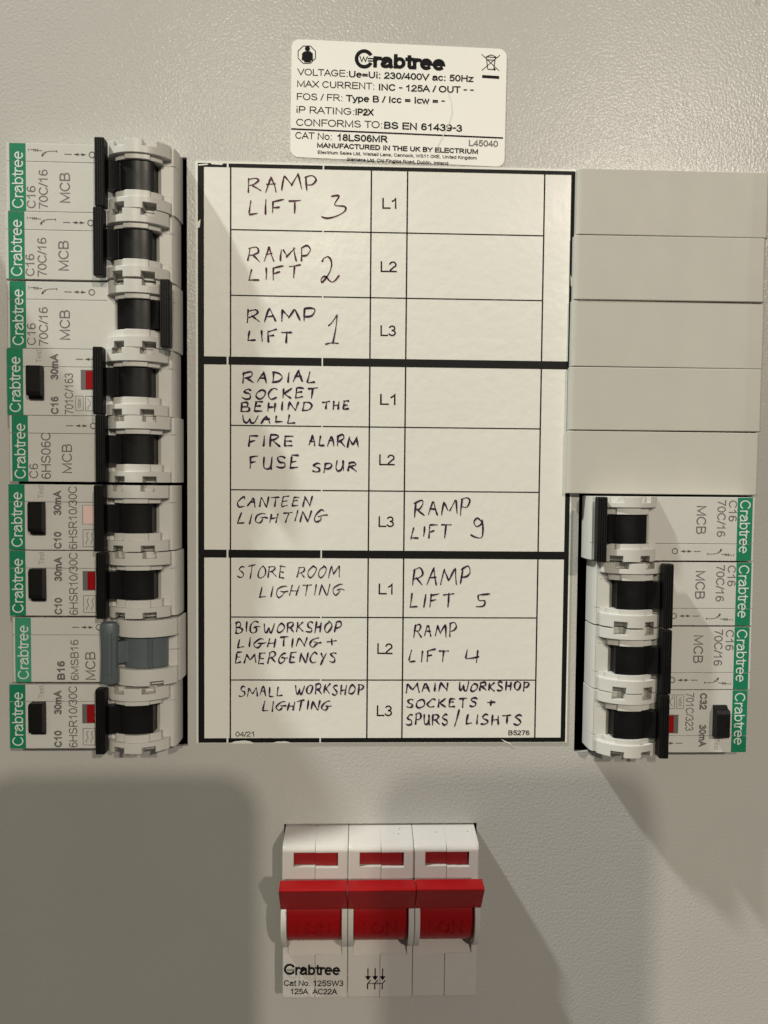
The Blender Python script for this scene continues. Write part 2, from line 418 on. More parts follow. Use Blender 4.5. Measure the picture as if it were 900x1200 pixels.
def drum_and_neck(on, grey=False):
    sg = -1 if on else 1
    t0, t1 = (4.6, 12.9) if grey else (4.85, 12.75)
    b = MB()
    R = 8.9
    prof = [(SCEN + R * math.sin(math.radians(a)), HCEN + R * math.cos(math.radians(a))) for a in range(-32, 33, 4)]
    if grey: prof += [(SCEN + 6.1, HCEN + 6.4)]
    prof += [(SCEN + (6.1 if grey else 4.85), -4), (SCEN - 4.75, -4)]
    b.prism_t(prof, t0, t1)
    a = math.radians(40.5) * sg
    def rad(r, off):   # point at radius r along the handle's arm, off to its side
        return (SCEN + r * math.sin(a) + off * math.cos(a), HCEN + r * math.cos(a) - off * math.sin(a))
    k = 1.5
    tt0, tt1 = (6.0, 11.8) if grey else (t0 + .3, t1 - .3)
    b.prism_t([rad(6.0, sg * 1.9), rad(11.3, sg * 1.2), rad(11.3, -sg * 1.2), rad(8.6, -sg * 2.2), rad(5.0, -sg * 2.6)], tt0, tt1)
    # shoulder fairing between arm and drum
    o1 = -sg * 4.2
    b.prism_t([rad(6.0, sg * 1.6), rad(9.0, sg * 2.3), rad(9.6, sg * 1.2), rad(9.6, -sg * 1.0)], tt0 + 1.4, tt1 - 1.4)
    if grey:
        b.box(SCEN + 1.6, SCEN + 1.9, t0 + .02, t1 - .02, HCEN + 8.6, HCEN + 8.95)
        b.box(SCEN + 2.5, SCEN + 2.8, t0 + .02, t1 - .02, HCEN + 8.5, HCEN + 8.8)
    return b, rad
def handle_bar(on, grey=False):
    sg = -1 if on else 1
    cs, ch = SCEN + sg * 8.45, HCEN + 9.9
    b = MB()
    if not grey:
        wd = 1.28
        prof = [(cs - wd, ch - 2.2), (cs - wd, ch + .55)]
        n = 4
        for i in range(n):      # ridges for the finger
            x0 = cs - wd + .1 + (2 * wd - .2) * i / n; q = (2 * wd - .2) / n
            prof += [(x0, ch + .8), (x0 + q * .55, ch + .8), (x0 + q * .62, ch + .52), (x0 + q * .95, ch + .52)]
        prof += [(cs + wd, ch + .55), (cs + wd, ch - 2.2)]
        b.prism_t(prof, .02, W - .02, .35)
    else:
        n = 14; rings = []
        for t, k in ((.4, .62), (.65, .86), (1.4, 1), (5, .95), (8.8, .9), (12.6, .95), (16.2, 1), (16.95, .86), (17.2, .62)):
            wd = 2.75 * k
            rings.append([(cs + wd * .9 * c_, -(ch - .6 + 1.7 * k * s_), t) for c_, s_ in [(math.cos(2 * math.pi * i / n), math.sin(2 * math.pi * i / n)) for i in range(n)]])
        vs = [p for r in rings for p in r]; fs = [tuple(range(n)), tuple(range((len(rings) - 1) * n, len(rings) * n))[::-1]]
        for r in range(len(rings) - 1):
            for i in range(n): j = (i + 1) % n; fs.append((r * n + i, r * n + j, (r + 1) * n + j, (r + 1) * n + i))
        b.add(vs, fs)
        for dx in (-.95, 0, .95): b.box(cs + dx - .13, cs + dx + .13, 3, 14.6, ch + .6, ch + 1.12 - abs(dx) * .12)
    return b

HL = 8.03          # print height on the flat face
def lt(b, txt, s, t, ln, cap, bold=0.0):
    text(b, txt, (s, t), (s, t + ln), cap, HL, bold, up=Vector((-1, 0)))
def print_contact(b, s):     # little contact symbol with its terminal numbers, along the strip
    t = 15.2
    b.bar((s + 1.2, t + .8), (s + 3.6, t + .55), .19, HL); b.bar((s + 3.4, t - .75), (s + 4.6, t + .1), .2, HL)
    b.quad([(s + 3.4, t - .9), (s + 3.9, t - .9), (s + 3.95, t - .1), (s + 3.6, t - .1)], HL)
    b.ribbon([(s + 4.0, t + .1), (s + 5.2, t + .45), (s + 6.6, t + .55), (s + 7.4, t + .5)], .19, HL)
    b.bar((s + 7.4, t + .2), (s + 7.4, t + .8), .19, HL)
    b.bar((s, t + .5), (s + .15, t + 1.1), .19, HL); b.bar((s + .5, t + .8), (s + 1.2, t + .8), .19, HL)
    for k in range(3): b.bar((s + 1.5 + k * .45, t + .3), (s + 1.5 + k * .45, t + 1.05), .2, HL)
def print_arrows(b, s, circle=True, t=15.0):
    b.bar((s, t), (s + 1.9, t), .24, HL); b.bar((s + 2.5, t), (s + 5.6, t), .16, HL)
    for x0, d in ((s + 2.5, 1), (s + 5.6, -1)):
        b.quad([(x0, t), (x0 + d * 1.15, t - .42), (x0 + d * 1.15, t + .42)], HL)
    if circle: b.ring((s + 7.2, t), .6, .88, HL, 20)

def make_breaker(name, kind, on=True, rows=None, band='green', s0=0.0, boxes=None, flag=None, ext=0.0):
    """kind: 'mcb' | 'rcbo' | 'grey'"""
    g = kind == 'grey'
    root = empty(name, 0, 0, 0)
    housing(s0, g, ext).build('housing', M['white'], root, smooth=True)
    bb = MB(); bo = .45 if kind == 'rcbo' else 1.05
    bb.box(s0 + bo, s0 + bo + 4.25, .02, 12.82, 7.9, 8.012); bb.box(s0 + bo, s0 + bo + 4.25, 12.98, W - .02, 7.9, 8.012)
    band_o = bb.build('brand_band', M[band], root)
    lb = MB(); text(lb, 'Crabtree', (s0 + bo + 3.6, .75), (s0 + bo + 3.6, 15.5), 3.0, 8.04, -.012, up=Vector((-1, 0)))
    lb.build('brand_lettering', M['wtext'], band_o)
    pr = MB(); fp = MB()
    for r in rows:
        (fp if r[0] == 'Test' else pr)
        tgt = fp if r[0] == 'Test' else pr
        lt(tgt, r[0], r[1] + s0, (13.9 if r[0] == 'Test' else max(.25, r[2] - .5)), r[3], r[4], r[5] if len(r) > 5 else 0.0)
    if kind == 'mcb' and rows[1][0] != '6HS06C': print_contact(pr, s0 + 6.0)
    if kind != 'rcbo': print_arrows(pr, s0 + (15.4 if not g else 16.3))
    else: print_arrows(pr, s0 + 18.6, False) if boxes != 'one' else None
    if boxes == 'two':
        for (a, c, kk) in ((s0 + 18.5, s0 + 20.5, 0), (s0 + 21.1, s0 + 23.0, 1)):
            for p, q in (((a, 1.3), (c, 1.3)), ((c, 1.3), (c, 5.2)), ((c, 5.2), (a, 5.2)), ((a, 5.2), (a, 1.3))): pr.bar(p, q, .14, HL)
        lt(pr, '10000', s0 + 19.95, 1.9, 2.7, .85, .01)
        pr.ribbon([(s0 + 21.7 + a, c) for a, c in ((.1, 1.7), (0, 2.3), (.7, 3.0), (.5, 3.9), (0, 4.5))], .15, HL)
    if boxes == 'one':
        a, c = s0 + 20.1, s0 + 23.4
        for p, q in (((a, .9), (c, .9)), ((c, .9), (c, 5.5)), ((c, 5.5), (a, 5.5)), ((a, 5.5), (a, .9))): pr.bar(p, q, .15, HL)
        for sx in (s0 + 21.0, s0 + 22.3): pr.ribbon([(sx, 1.6), (sx - .15, 2.1), (sx + .5, 2.9), (sx + .15, 3.6), (sx + .1, 4.3), (sx + .5, 4.8)], .18, HL)
    pr.build('printed_codes', M['gtext'], root)
    if fp.v: fp.build('printed_test_word', M['ltext'], root)
    d, _ = drum_and_neck(on, g)
    dr = d.build('toggle', M['grey' if g else 'black2'], root, smooth=True)
    handle_bar(on, g).build('handle_bar', M['grey' if g else 'black'], dr, smooth=g)
    if kind == 'rcbo':
        b = MB()
        b.prism_x([(4.1, 7.9), (4.1, 8.8), (5.0, 9.3), (5.0, 10.4), (6.0, 10.75), (12.3, 10.75), (12.9, 10.2), (12.9, 7.9)], s0 + 6.5, s0 + 10.2)
        tb = b.build('test_button', M['black'], root)
        b = MB(); b.box(s0 + 6.6, s0 + 7.6, 7.6, 9.6, 10.76, 10.9); b.build('button_rib', M['black2'], tb)
        b = MB(); b.box(s0 + 19.9, s0 + 23.3, 6.9, 12.2, 7.95, 8.03)
        wn = b.build('trip_window', M['gtext' if flag != 'fade' else 'ltext'], root)
        b = MB(); b.box(s0 + (21.2 if flag != 'fade' else 20.2), s0 + 23.3, 7.1, 12.0, 8.0, 8.06)
        b.build('trip_flag', M['red'] if flag != 'fade' else M['fade'], wn)
    return root

def copy_tree(o, parent=None):
    c = o.copy(); C.objects.link(c); c.parent = parent
    for ch in list(o.children): copy_tree(ch, c)
    return c

R_C16 = [('C16', 7.8, 1.3, 5.8, 2.35), ('70C/16', 11.0, 1.2, 10.2, 2.4), ('MCB', 16.8, 2.9, 7.8, 2.75)]
R_163 = [('C16', 14.0, .8, 4.7, 2.1, .10), ('30mA', 14.0, 9.9, 7.0, 2.1, .10), ('701C/163', 17.9, .7, 11.0, 2.3), ('Test', 9.6, 13.7, 3.5, 1.5)]
R_323 = [('C32', 14.0, 1.3, 4.7, 2.1, .10), ('30mA', 14.0, 10.2, 6.4, 2.1, .10), ('701C/323', 17.9, 1.2, 10.8, 2.3), ('Test', 9.6, 14.0, 3.0, 1.5)]
R_C6 = [('C6', 7.9, 1.3, 4.0, 2.35), ('6HS06C', 11.3, 1.2, 12.4, 2.6), ('MCB', 16.9, 2.8, 7.8, 2.7)]
R_30C = [('C10', 14.4, .8, 4.6, 2.1, .10), ('30mA', 14.4, 9.8, 6.7, 2.1, .10), ('6HSR10/30C', 18.6, .4, 16.9, 2.35), ('Test', 9.7, 13.5, 3.5, 1.5)]
R_B16 = [('B16', 14.3, 1.1, 5.2, 2.1, .10), ('6MSB16', 18.0, 1.0, 11.1, 2.2), ('MCB', 22.5, 1.1, 7.7, 2.75)]

# z of each module's lower edge, drum position and where its face begins, measured on the photograph
def zpx(v, u=60, h=8): return at(u, v, h).y
left = [   # (top px, bottom px, handle face left px, kind)
    (169.5, 247.0, 110.7), (248.5, 327.5, 109.0), (331.5, 407.0, None), (409.0, 486.5, 108.6), (488.0, 563.5, 111.7),
    (568.5, 643.5, 109.9), (645.5, 721.5, 112.4), (723.5, 799.5, 115.5), (802.0, 877.0, 111.7)]
def place(root, x0, z0, right=False):
    root.location = (x0 * MM, 0, z0 * MM)
    if right: root.rotation_euler = (0, math.pi, 0)
GL = 'circuit breakers in the left column'; GR = 'circuit breakers in the lower right column'
protos = {}
edge_px = [7.2, 6.4, 7.7, 7.0, 10.2, 9.2, 10.2, 14, 10.2]
labels_left = [
    ('c16', 'pale C16 breaker at the top of the left column, black handle on the left', ),
    ('c16b', 'pale C16 breaker directly below the topmost left one, handle also on the left'),
    ('off', 'pale C16 breaker in the left column with its black handle thrown to the right'),
    ('rcbo163', 'breaker printed 701C/163 with a black test button in the left column'),
    ('c6', 'pale breaker printed C6 6HS06C without a test button'),
    ('rcbo30a', 'C10 30mA breaker with a pale pinkish trip flag, just under the C6 breaker'),
    ('rcbo30b', 'C10 30mA test button breaker directly above the grey handled breaker'),
    ('grey', 'breaker printed B16 6MSB16 with a blue grey handle and lighter green band'),
    ('rcbo30c', 'C10 30mA test button breaker at the bottom of the left column')]
for i, (tp, bt, hx) in enumerate(left):
    zc = (zpx(tp) + zpx(bt)) / 2
    z0 = zc - W / 2
    vm = (tp + bt) / 2
    if hx is not None:
        xh = at(hx, vm, 12.8).x; xd = xh + (2.45 if i == 7 else 1.28) + 8.45
    else:
        xd = at(187.5, vm, 12.8).x + 1.28 - 8.45
    x0 = xd - SCEN
    s0 = at(edge_px[i], vm, 7.6).x - x0
    k = labels_left[i][0]; ex_ = (0, 0, .15, .2, .35, .35, .45, -.7, .5)[i]
    nm = 'circuit_breaker'
    if k == 'c16b': r = copy_tree(protos['c16'])
    elif k == 'rcbo30c': r = copy_tree(protos['rcbo30b'])
    elif k == 'c16': r = make_breaker(nm, 'mcb', True, R_C16, s0=s0, ext=ex_)
    elif k == 'off': r = make_breaker(nm, 'mcb', False, R_C16, s0=s0, ext=ex_)
    elif k == 'rcbo163': r = make_breaker(nm, 'rcbo', True, R_163, s0=s0, ext=ex_, boxes='two')
    elif k == 'c6': r = make_breaker(nm, 'mcb', True, R_C6, s0=s0, ext=ex_)
    elif k == 'rcbo30a': r = make_breaker(nm, 'rcbo', True, R_30C, s0=s0, ext=ex_, boxes='one', flag='fade')
    elif k == 'rcbo30b': r = make_breaker(nm, 'rcbo', True, R_30C, s0=s0, ext=ex_, boxes='one')
    elif k == 'grey': r = make_breaker(nm, 'grey', True, R_B16, band='green2', s0=s0, ext=ex_)
    protos[k] = r
    place(r, x0, z0)
    tag(r, labels_left[i][1], 'circuit breaker', GL)
    print('L', i, round(x0, 2), round(z0, 2), 's0', round(s0, 2))
right = [(583.5, 656.5, 884.8, None, 700.5), (659.0, 733.0, 883.2, 789, None), (735.5, 807.0, 880.2, 787.0, None), (808.5, 882, 876, 784.3, None)]
labels_right = ['pale C16 breaker under the blank plates with its handle at the chart side',
                'C16 breaker in the right column second below the blank plates, handle by the label',
                'C16 breaker in the right column directly above the C32 test button breaker',
                'breaker printed C32 701C/323 with a black test button, lowest on the right']
for i, (tp, bt, ex, hr, hl) in enumerate(right):
    zc = (zpx(tp, 830) + zpx(bt, 830)) / 2; z0 = zc + W / 2; vm = (tp + bt) / 2
    if hr: xd = at(hr, vm, 12.8).x - 1.28 - 8.45
    else: xd = at(hl, vm, 12.8).x + 1.28 + 8.45
    x0 = xd + SCEN
    s0 = x0 - at(ex, vm, 7.6).x
    if i == 0: r = make_breaker('circuit_breaker', 'mcb', False, R_C16, s0=s0, ext=.25)
    elif i == 1: r = make_breaker('circuit_breaker', 'mcb', True, R_C16, s0=s0, ext=.25); pr_ = r
    elif i == 2: r = copy_tree(pr_)
    else: r = make_breaker('circuit_breaker', 'rcbo', True, R_323, s0=s0, ext=.25, boxes='two')
    place(r, x0, z0, True)
    tag(r, labels_right[i], 'circuit breaker', GR)
    print('R', i, round(x0, 2), round(z0, 2), 's0', round(s0, 2))

# ------------------------------------------------------------------ blanking plates
bz = [(199.3, 276.6), (277.3, 352.7), (353.6, 430.6), (431.4, 505.0), (505.8, 579.2)]
bl = [(676.5, 901.5), (673.5, 897.5), (670.5, 896), (668, 893.5), (665.5, 889.5)]
bw = ['topmost of the five cream blank plates, reaching the picture edge', 'cream blank plate second from the top of the right column',
      'middle one of the five cream blank plates on the right', 'cream blank plate second above the right hand breakers',
      'lowest cream blank plate, lying directly above the right hand breakers']
for i in range(5):
    h = 3.0 + (.0, .12, -.08, .06, .0)[i]
    vm = sum(bz[i]) / 2
    x0 = at(bl[i][0], vm, h).x; x1 = at(bl[i][1], vm, h).x
    zt = at(785, bz[i][0], h).y; zb = at(785, bz[i][1], h).y
    b = MB()
    L_ = x1 - x0; w_ = zt - zb
    ss = [0, .25, .7, 1.3, 5.2, 6.0, L_ - 5.4, L_ - 4.9, L_ - 4.3, L_ - .6, L_]
    def Hb(s, t, sm, tm, h=h, L_=L_, w_=w_):
        e = 0
        if s <= 0 or s >= L_: e = .55
        elif s < .3: e = .22
        elif s < .8 or s > L_ - .7: e = .04
        if t <= 0 or t >= w_: e += .22
        bow = .04 * (1 - (2 * s / L_ - 1) ** 2)
        rib = .025 if L_ - 4.95 <= s <= L_ - 4.85 else 0
        dip = -.02 if 5.1 < s < 6.1 and sm < 6 else 0
        return h - e + bow * .6 + rib + dip
    b.field(ss, [0, .14, w_ - .14, w_], Hb, .05)
    r = empty('blanking_plate', x0, 0, zb)
    b.build('cover', M['blank'], r, smooth=True)
    for cx in (6.0, L_ - 8.5):
        cl = MB(); cl.box(cx, cx + 2.5, 3, w_ - 3, -6, .05); cl.build('clip', M['blank'], r)
    tag(r, bw[i], 'blanking plate', 'cream blanking plates in the upper right column')
    r.rotation_euler = (0, math.radians((.05, -.12, .12, -.05, .08)[i]), 0)

# ------------------------------------------------------------------ circuit chart
def chart():
    r = empty('circuit_chart', 7.5, 0, 0)
    r.location = (0, 0, 0)
    b = MB()
    H0 = .28
    edge = []
    # lower edge slightly chewed
    xs = [-45.5 + i * 1.9 for i in range(57)]
    edge = [(-45.6, 81.5), (60.7, 81.5), (60.7, -81.2)]
    for x in reversed([x for x in xs if x < 60]):
        dz = -81.2
        edge.append((x, dz))
    b.plate(edge, .02, H0)
    b.build('card', M['chart'], r)
    k = MB(); hb = H0 + .03
    top = at(455, 200.5, .3).y; 
    xL0, xL1, xR0, xR1 = -44.95, -43.25, 58.9, 60.25
    zT, zTi, zB, zBi = 80.95, 79.9, -81.05, -79.75
    def rect(x0, x1, z0, z1): k.quad([(x0, z0), (x1, z0), (x1, z1), (x0, z1)], hb)
    rect(xL0, xL1, zB, zT); rect(xR0, xR1, zB, zT)
    g1, g2 = (-37.0, -36.5), (-10.6, -10.2)
    def hline(z0, z1, x0, x1):
        cuts = [x0] + [q for g in (g1, g2) if g[0] > x0 for q in g] + [x1]
        for a, c in zip(cuts[0::2], cuts[1::2]): rect(a, c, z0, z1)
    hline(zTi, zT, xL1, xR0); hline(zB, zBi, xL1, xR0)
    for kk in (3, 6):
        z = 81 - 18 * kk; hline(z - 1.15, z + 1.1, xL1, xR0)
    k.build('thick_border', M['cardblack'], r)
    k = MB()
    def thin(x0, x1, z0, z1): k.quad([(x0, z0), (x1, z0), (x1, z1), (x0, z1)], hb)
    for kk in (1, 2, 4, 5, 7, 8):
        z = 81 - 18 * kk
        thin(-35.7, -10.6, z - .17, z + .17); thin(-10.2, 51.2, z - .17, z + .17)
    segs = [(zTi, 27 + 1.1), (27 - 1.15, -27 + 1.1), (-27 - 1.15, zBi)]
    for x in (-35.92, 2.92, 12.98, 51.4):
        for a, c in segs: thin(x - .2, x + .2, c, a)
    k.build('grid_lines', M['cardblack'], r)
    k = MB()
    for kk, (u0, u1, v) in enumerate([(448, 464.5, 244.6), (446, 465, 318.8), (445.8, 464, 393.8), (445.3, 463.5, 474.4), (444.3, 462.5, 545.2), (443.5, 461.7, 617.6), (443.5, 460, 696.5), (442, 460, 766.4), (441.4, 459.4, 839.2)]):
        k = MB(); ptext(k, 'L%d' % (kk % 3 + 1), u0, v, u1, v + .2, 12.8, hb, .01); k.build('phase_lettering', M['btext'], r)
    k = MB(); ptext(k, '04/21', 276, 863.3, 297.5, 863.2, 6, hb, .02); k.build('date_lettering', M['btext'], r)
    k = MB(); ptext(k, 'B5276', 595.6, 861.6, 620.5, 861.6, 5.8, hb, .05); k.build('serial_lettering', M['btext'], r)
    # small creases and lifted corner chip
    for q in ([(232, 192.5), (243, 191.5), (244, 193), (233, 194)], [(246, 190.5), (262, 191.5), (260, 193.2), (248, 192.4)], [(230.5, 261), (235, 257), (234, 266), (231, 268)],
              [(587, 866), (598, 871), (600, 873.5), (590, 868.5)], [(668.5, 322), (671, 328), (671.2, 341), (669, 334)],
              [(268, 871.5), (275, 868.8), (286, 867.8), (293, 868.6), (298, 871.5)], [(316, 871.2), (325, 869.0), (335, 868.6), (343, 871)]):
        k = MB(); k.quad([at(a, c, .35) for a, c in q], H0 + .05); k.build('scuff', M['chart'], r)
    return r, hb
CH, HB = chart()
tag(CH, 'white circuit chart with thick black border and handwritten circuit names', 'chart')

# handwriting: strokes in a 0..1 box
G = {
 'A': (.8, [[(0, 0), (.3, .7), (.45, 1)], [(.45, 1), (.65, .5), (.85, -.02)], [(.15, .48), (.75, .5)]]),
 'B': (.8, [[(.08, 0), (.1, .98)], [(.05, .95), (.55, 1), (.72, .78), (.5, .55), (.12, .5)], [(.4, .52), (.82, .4), (.8, .1), (.45, -.02), (.05, 0)]]),
 'C': (.8, [[(.85, .85), (.55, 1), (.15, .7), (.05, .3), (.3, 0), (.85, .08)]]),
 'D': (.85, [[(.1, 0), (.12, .95)], [(.02, .95), (.6, .95), (.9, .5), (.6, .05), (.05, 0)]]),
 'E': (.75, [[(.12, 1), (.08, 0)], [(.08, 1), (.8, 1.02)], [(.1, .52), (.65, .55)], [(.06, 0), (.8, .03)]]),
 'F': (.75, [[(.12, 1), (.08, 0)], [(.05, .97), (.9, 1.08)], [(.1, .5), (.65, .56)]]),
 'G': (.95, [[(.8, .95), (.5, 1), (.12, .7), (.05, .25), (.35, -.02), (.62, .15), (.68, .4)], [(.4, .5), (.75, .5), (1.1, .5)]]),
 'H': (.8, [[(.12, 1), (.06, 0)], [(.8, 1), (.75, -.02)], [(.08, .5), (.8, .52)]]),
 'I': (.25, [[(.5, 1), (.45, 0)]]),
 'K': (.8, [[(.1, 1), (.08, 0)], [(.85, 1), (.15, .45)], [(.25, .5), (.9, 0)]]),
 'L': (.7, [[(.2, 1), (.05, .02)], [(.05, .02), (.85, .06)]]),
 'M': (1.15, [[(.02, 0), (.12, .95)], [(.12, .95), (.45, .3)], [(.45, .3), (.8, .98)], [(.8, .98), (.98, 0)]]),
 'N': (.9, [[(.05, 0), (.12, .97)], [(.12, .97), (.8, .02)], [(.8, .02), (.88, 1)]]),
 'O': (.85, [[(.5, 1), (.12, .7), (.08, .2), (.45, -.02), (.85, .3), (.85, .75), (.45, 1.02)]]),
 'P': (.78, [[(.15, .98), (.1, -.05)], [(.05, .92), (.6, 1.03), (.88, .75), (.6, .45), (.12, .4)]]),
 'R': (.85, [[(.12, .98), (.08, 0)], [(.02, .92), (.6, 1.02), (.8, .75), (.5, .52), (.12, .47)], [(.35, .5), (.95, 0)]]),
 'S': (.75, [[(.85, .9), (.5, 1.02), (.15, .8), (.35, .55), (.75, .4), (.78, .12), (.4, -.03), (.02, .1)]]),
 'T': (.8, [[(0, .95), (.95, 1.03)], [(.5, .98), (.45, -.02)]]),
 'U': (.8, [[(.08, 1), (.08, .25), (.35, 0), (.7, .2), (.8, 1)], [(.8, 1), (.85, 0)]]),
 'W': (1.15, [[(.02, 1), (.1, .25), (.28, .02), (.5, .6)], [(.5, .6), (.58, .1), (.8, .05), (1.0, 1.0)]]),
 'Y': (.75, [[(.05, 1), (.4, .45)], [(.85, 1), (.2, -.2)]]),
 '+': (.7, [[(.5, .9), (.45, .1)], [(.05, .5), (.9, .52)]]),
 '/': (.5, [[(.9, 1.2), (.1, -.2)]]),
 'm': (1.0, [[(.02, 0), (.08, .75), (.1, .5)], [(.1, .5), (.35, .8), (.45, .3)], [(.45, .3), (.7, .85), (.85, .6), (.98, 0)]]),
}
def smooth_line(pts, n=5):
    if len(pts) < 3: 
        a, b = Vector(pts[0]), Vector(pts[-1]); m = (a + b) / 2 + Vector((random.uniform(-1, 1), random.uniform(-1, 1))) * (b - a).length * .02
        pts = [a, m, b]
    P = [Vector(p) for p in pts]; out = []
    for i in range(len(P) - 1):
        p0 = P[max(0, i - 1)]; p1 = P[i]; p2 = P[i + 1]; p3 = P[min(len(P) - 1, i + 2)]
        for k in range(n):
            t = k / n
            out.append(.5 * ((2 * p1) + (p2 - p0) * t + (2 * p0 - 5 * p1 + 4 * p2 - p3) * t * t + (3 * p1 - p0 - 3 * p2 + p3) * t ** 3))
    out.append(P[-1]); return out
def pen(mb, pxpts, wd=.48):
    pts = [at(u, v, HB) for u, v in pxpts]
    pts = smooth_line(pts)
    ph = random.uniform(0, 6)
    ws = [wd * (.82 + .3 * math.sin(ph + i * .45) + random.uniform(-.08, .08)) for i in range(len(pts))]
    mb.ribbon(pts, ws, HB + .02 + random.uniform(0, .012), .45)
def word(mb, s, u0, v0, u1, v1, hpx, slant=.05, wd=.56, gap=.22, jit=.075):
    tot = sum(G[c][0] for c in s) + gap * (len(s) - 1)
    sc = (u1 - u0) / tot; x = 0
    for c in s:
        wdt, st = G[c]
        jy = random.uniform(-.06, .06) * hpx; jh = random.uniform(.92, 1.08); js = random.uniform(-.05, .05)
        for line in st:
            q = []
            for a, b in line:
                a += random.uniform(-jit, jit) * .8; b += random.uniform(-jit, jit)
                uu = u0 + (x + a * wdt) * sc + (slant + js) * b * hpx
                vv = v0 + (v1 - v0) * ((uu - u0) / (u1 - u0)) - b * hpx * jh + jy
                q.append((uu, vv))
            pen(mb, q, wd)
        x += wdt + gap
def c2(l, ox, oy, sc): return [(ox + a / sc, oy + b / sc) for a, b in l]
def hand(cell, items, digits=(), mat='ink'):
    b = MB()
    for it in items: word(b, *it)
    for d in digits: pen(b, d, .5)
    o = b.build('handwriting', M[mat], CH)
    return o
A = (220, 180, 3.75)
hand(1, [('RAMP', 289.9, 225, 372.5, 222, 17, 0, .5), ('LIFT', 290.7, 251.5, 353, 250, 16.5, 0, .5)],
     [c2([(630, 188), (665, 186), (645, 225), (688, 232), (692, 250), (660, 272), (615, 284), (587, 277)], *A)], 'ink2')
hand(2, [('RAMP', 289.9, 306, 365, 305.5, 15.5, .05, .5), ('LIFT', 291.5, 328, 353, 326, 14, .05, .5)],
     [c2([(590, 475), (600, 458), (620, 455), (632, 480), (626, 515), (605, 550), (588, 566), (588, 548), (605, 540), (625, 560), (642, 562), (666, 535)], *A)], 'ink2')
hand(3, [('RAMP', 289.3, 379.5, 370.5, 375.5, 15.5, 0), ('LIFT', 289.8, 400.5, 342.5, 401, 12.5, 0)],
     [c2([(618, 757), (635, 740), (657, 708)], *A), c2([(657, 708), (650, 770), (637, 835)], *A), c2([(605, 838), (630, 832), (662, 834)], *A)])
hand(4, [('RADIAL', 284, 449, 371, 448, 12.5, .1), ('SOCKET', 283.5, 467, 372, 466, 11, .1), ('BEHIND', 281.3, 482, 367, 480.5, 10, .05),
         ('THE', 378, 479.5, 410, 478.5, 8.5, .05), ('WALL', 284, 496, 347.5, 495, 8.8, .05)])
hand(5, [('FIRE', 290.7, 524, 345.3, 523, 13, .05), ('ALARM', 361.3, 522, 420.5, 524.5, 12.5, .05), ('FUSE', 292, 550, 351, 547.5, 13.5, .05), ('SPUR', 365.5, 552.5, 418.5, 552, 11, .05)])
hand(6, [('CANTEEN', 277.5, 594, 365, 593, 11.5, .15, .48), ('LIGHTING', 278, 614, 380, 611, 12, .25, .48)])
hand(7, [('STORE', 278, 677.5, 335, 677, 14, .1, .4), ('ROOM', 346.7, 677, 398, 676, 13, .2, .4), ('LIGHTING', 303.2, 699.5, 402, 697, 12.5, .2, .4)])
hand(8, [('BIG', 275.5, 742, 304, 741.5, 13, .05, .5), ('WORKSHOP', 308.5, 741.5, 400, 740, 11.5, .1, .5), ('LIGHTING', 278, 759, 375, 758, 10.5, .15, .5), ('+', 383, 757, 396, 756, 10, 0, .45),
         ('EMERGENCYS', 275.5, 777, 394, 776.5, 11.5, .1, .5)])
hand(9, [('SMALL', 280, 816, 331.5, 815.5, 11.5, .05, .45), ('WORKSHOP', 345.3, 814, 426, 813, 11, .1, .5), ('LIGHTING', 307.5, 833, 387, 832, 11, .15, .5)])
Bq = (430, 560, 3.333)
hand(10, [('RAMP', 484.6, 606, 550.6, 601, 17, .08, .5), ('LIFT', 481, 630.5, 527.5, 630, 14, .1, .5)],
     [c2([(448, 172), (432, 157), (418, 172), (428, 190), (447, 180), (450, 162)], *Bq), c2([(450, 162), (453, 200), (448, 232), (425, 232), (405, 222)], *Bq)])
hand(11, [('RAMP', 482.5, 688, 551.5, 684, 19, .08, .5), ('LIFT', 479.5, 711.5, 532, 711, 15, .1, .5)],
     [c2([(480, 453), (450, 456), (434, 458)], *Bq), c2([(434, 458), (437, 478), (460, 480), (455, 500), (425, 503)], *Bq)])
hand(12, [('RAMP', 484, 746, 535.5, 745, 14, .05, .5), ('LIFT', 478.6, 775.5, 525, 775, 12.5, .1, .5)],
     [c2([(392, 670), (388, 690), (385, 705)], *Bq), c2([(385, 705), (410, 704), (438, 698)], *Bq), c2([(433, 673), (430, 700), (427, 722)], *Bq)])
hand(13, [('MAIN', 475.6, 811.5, 526, 810, 10.5, .05), ('WORKSHOP', 537.5, 810, 620.5, 809, 10, .05), ('SOCKETS', 475.6, 829, 559, 828, 9.5, .1), ('+', 570, 828.5, 581.5, 828, 9, 0),
          ('SPURS', 475.6, 849.5, 525.5, 849, 11.5, .05), ('/', 532, 849, 538, 848, 13, 0), ('LISHTS', 545.5, 849, 611.5, 848.5, 11.5, .05)])

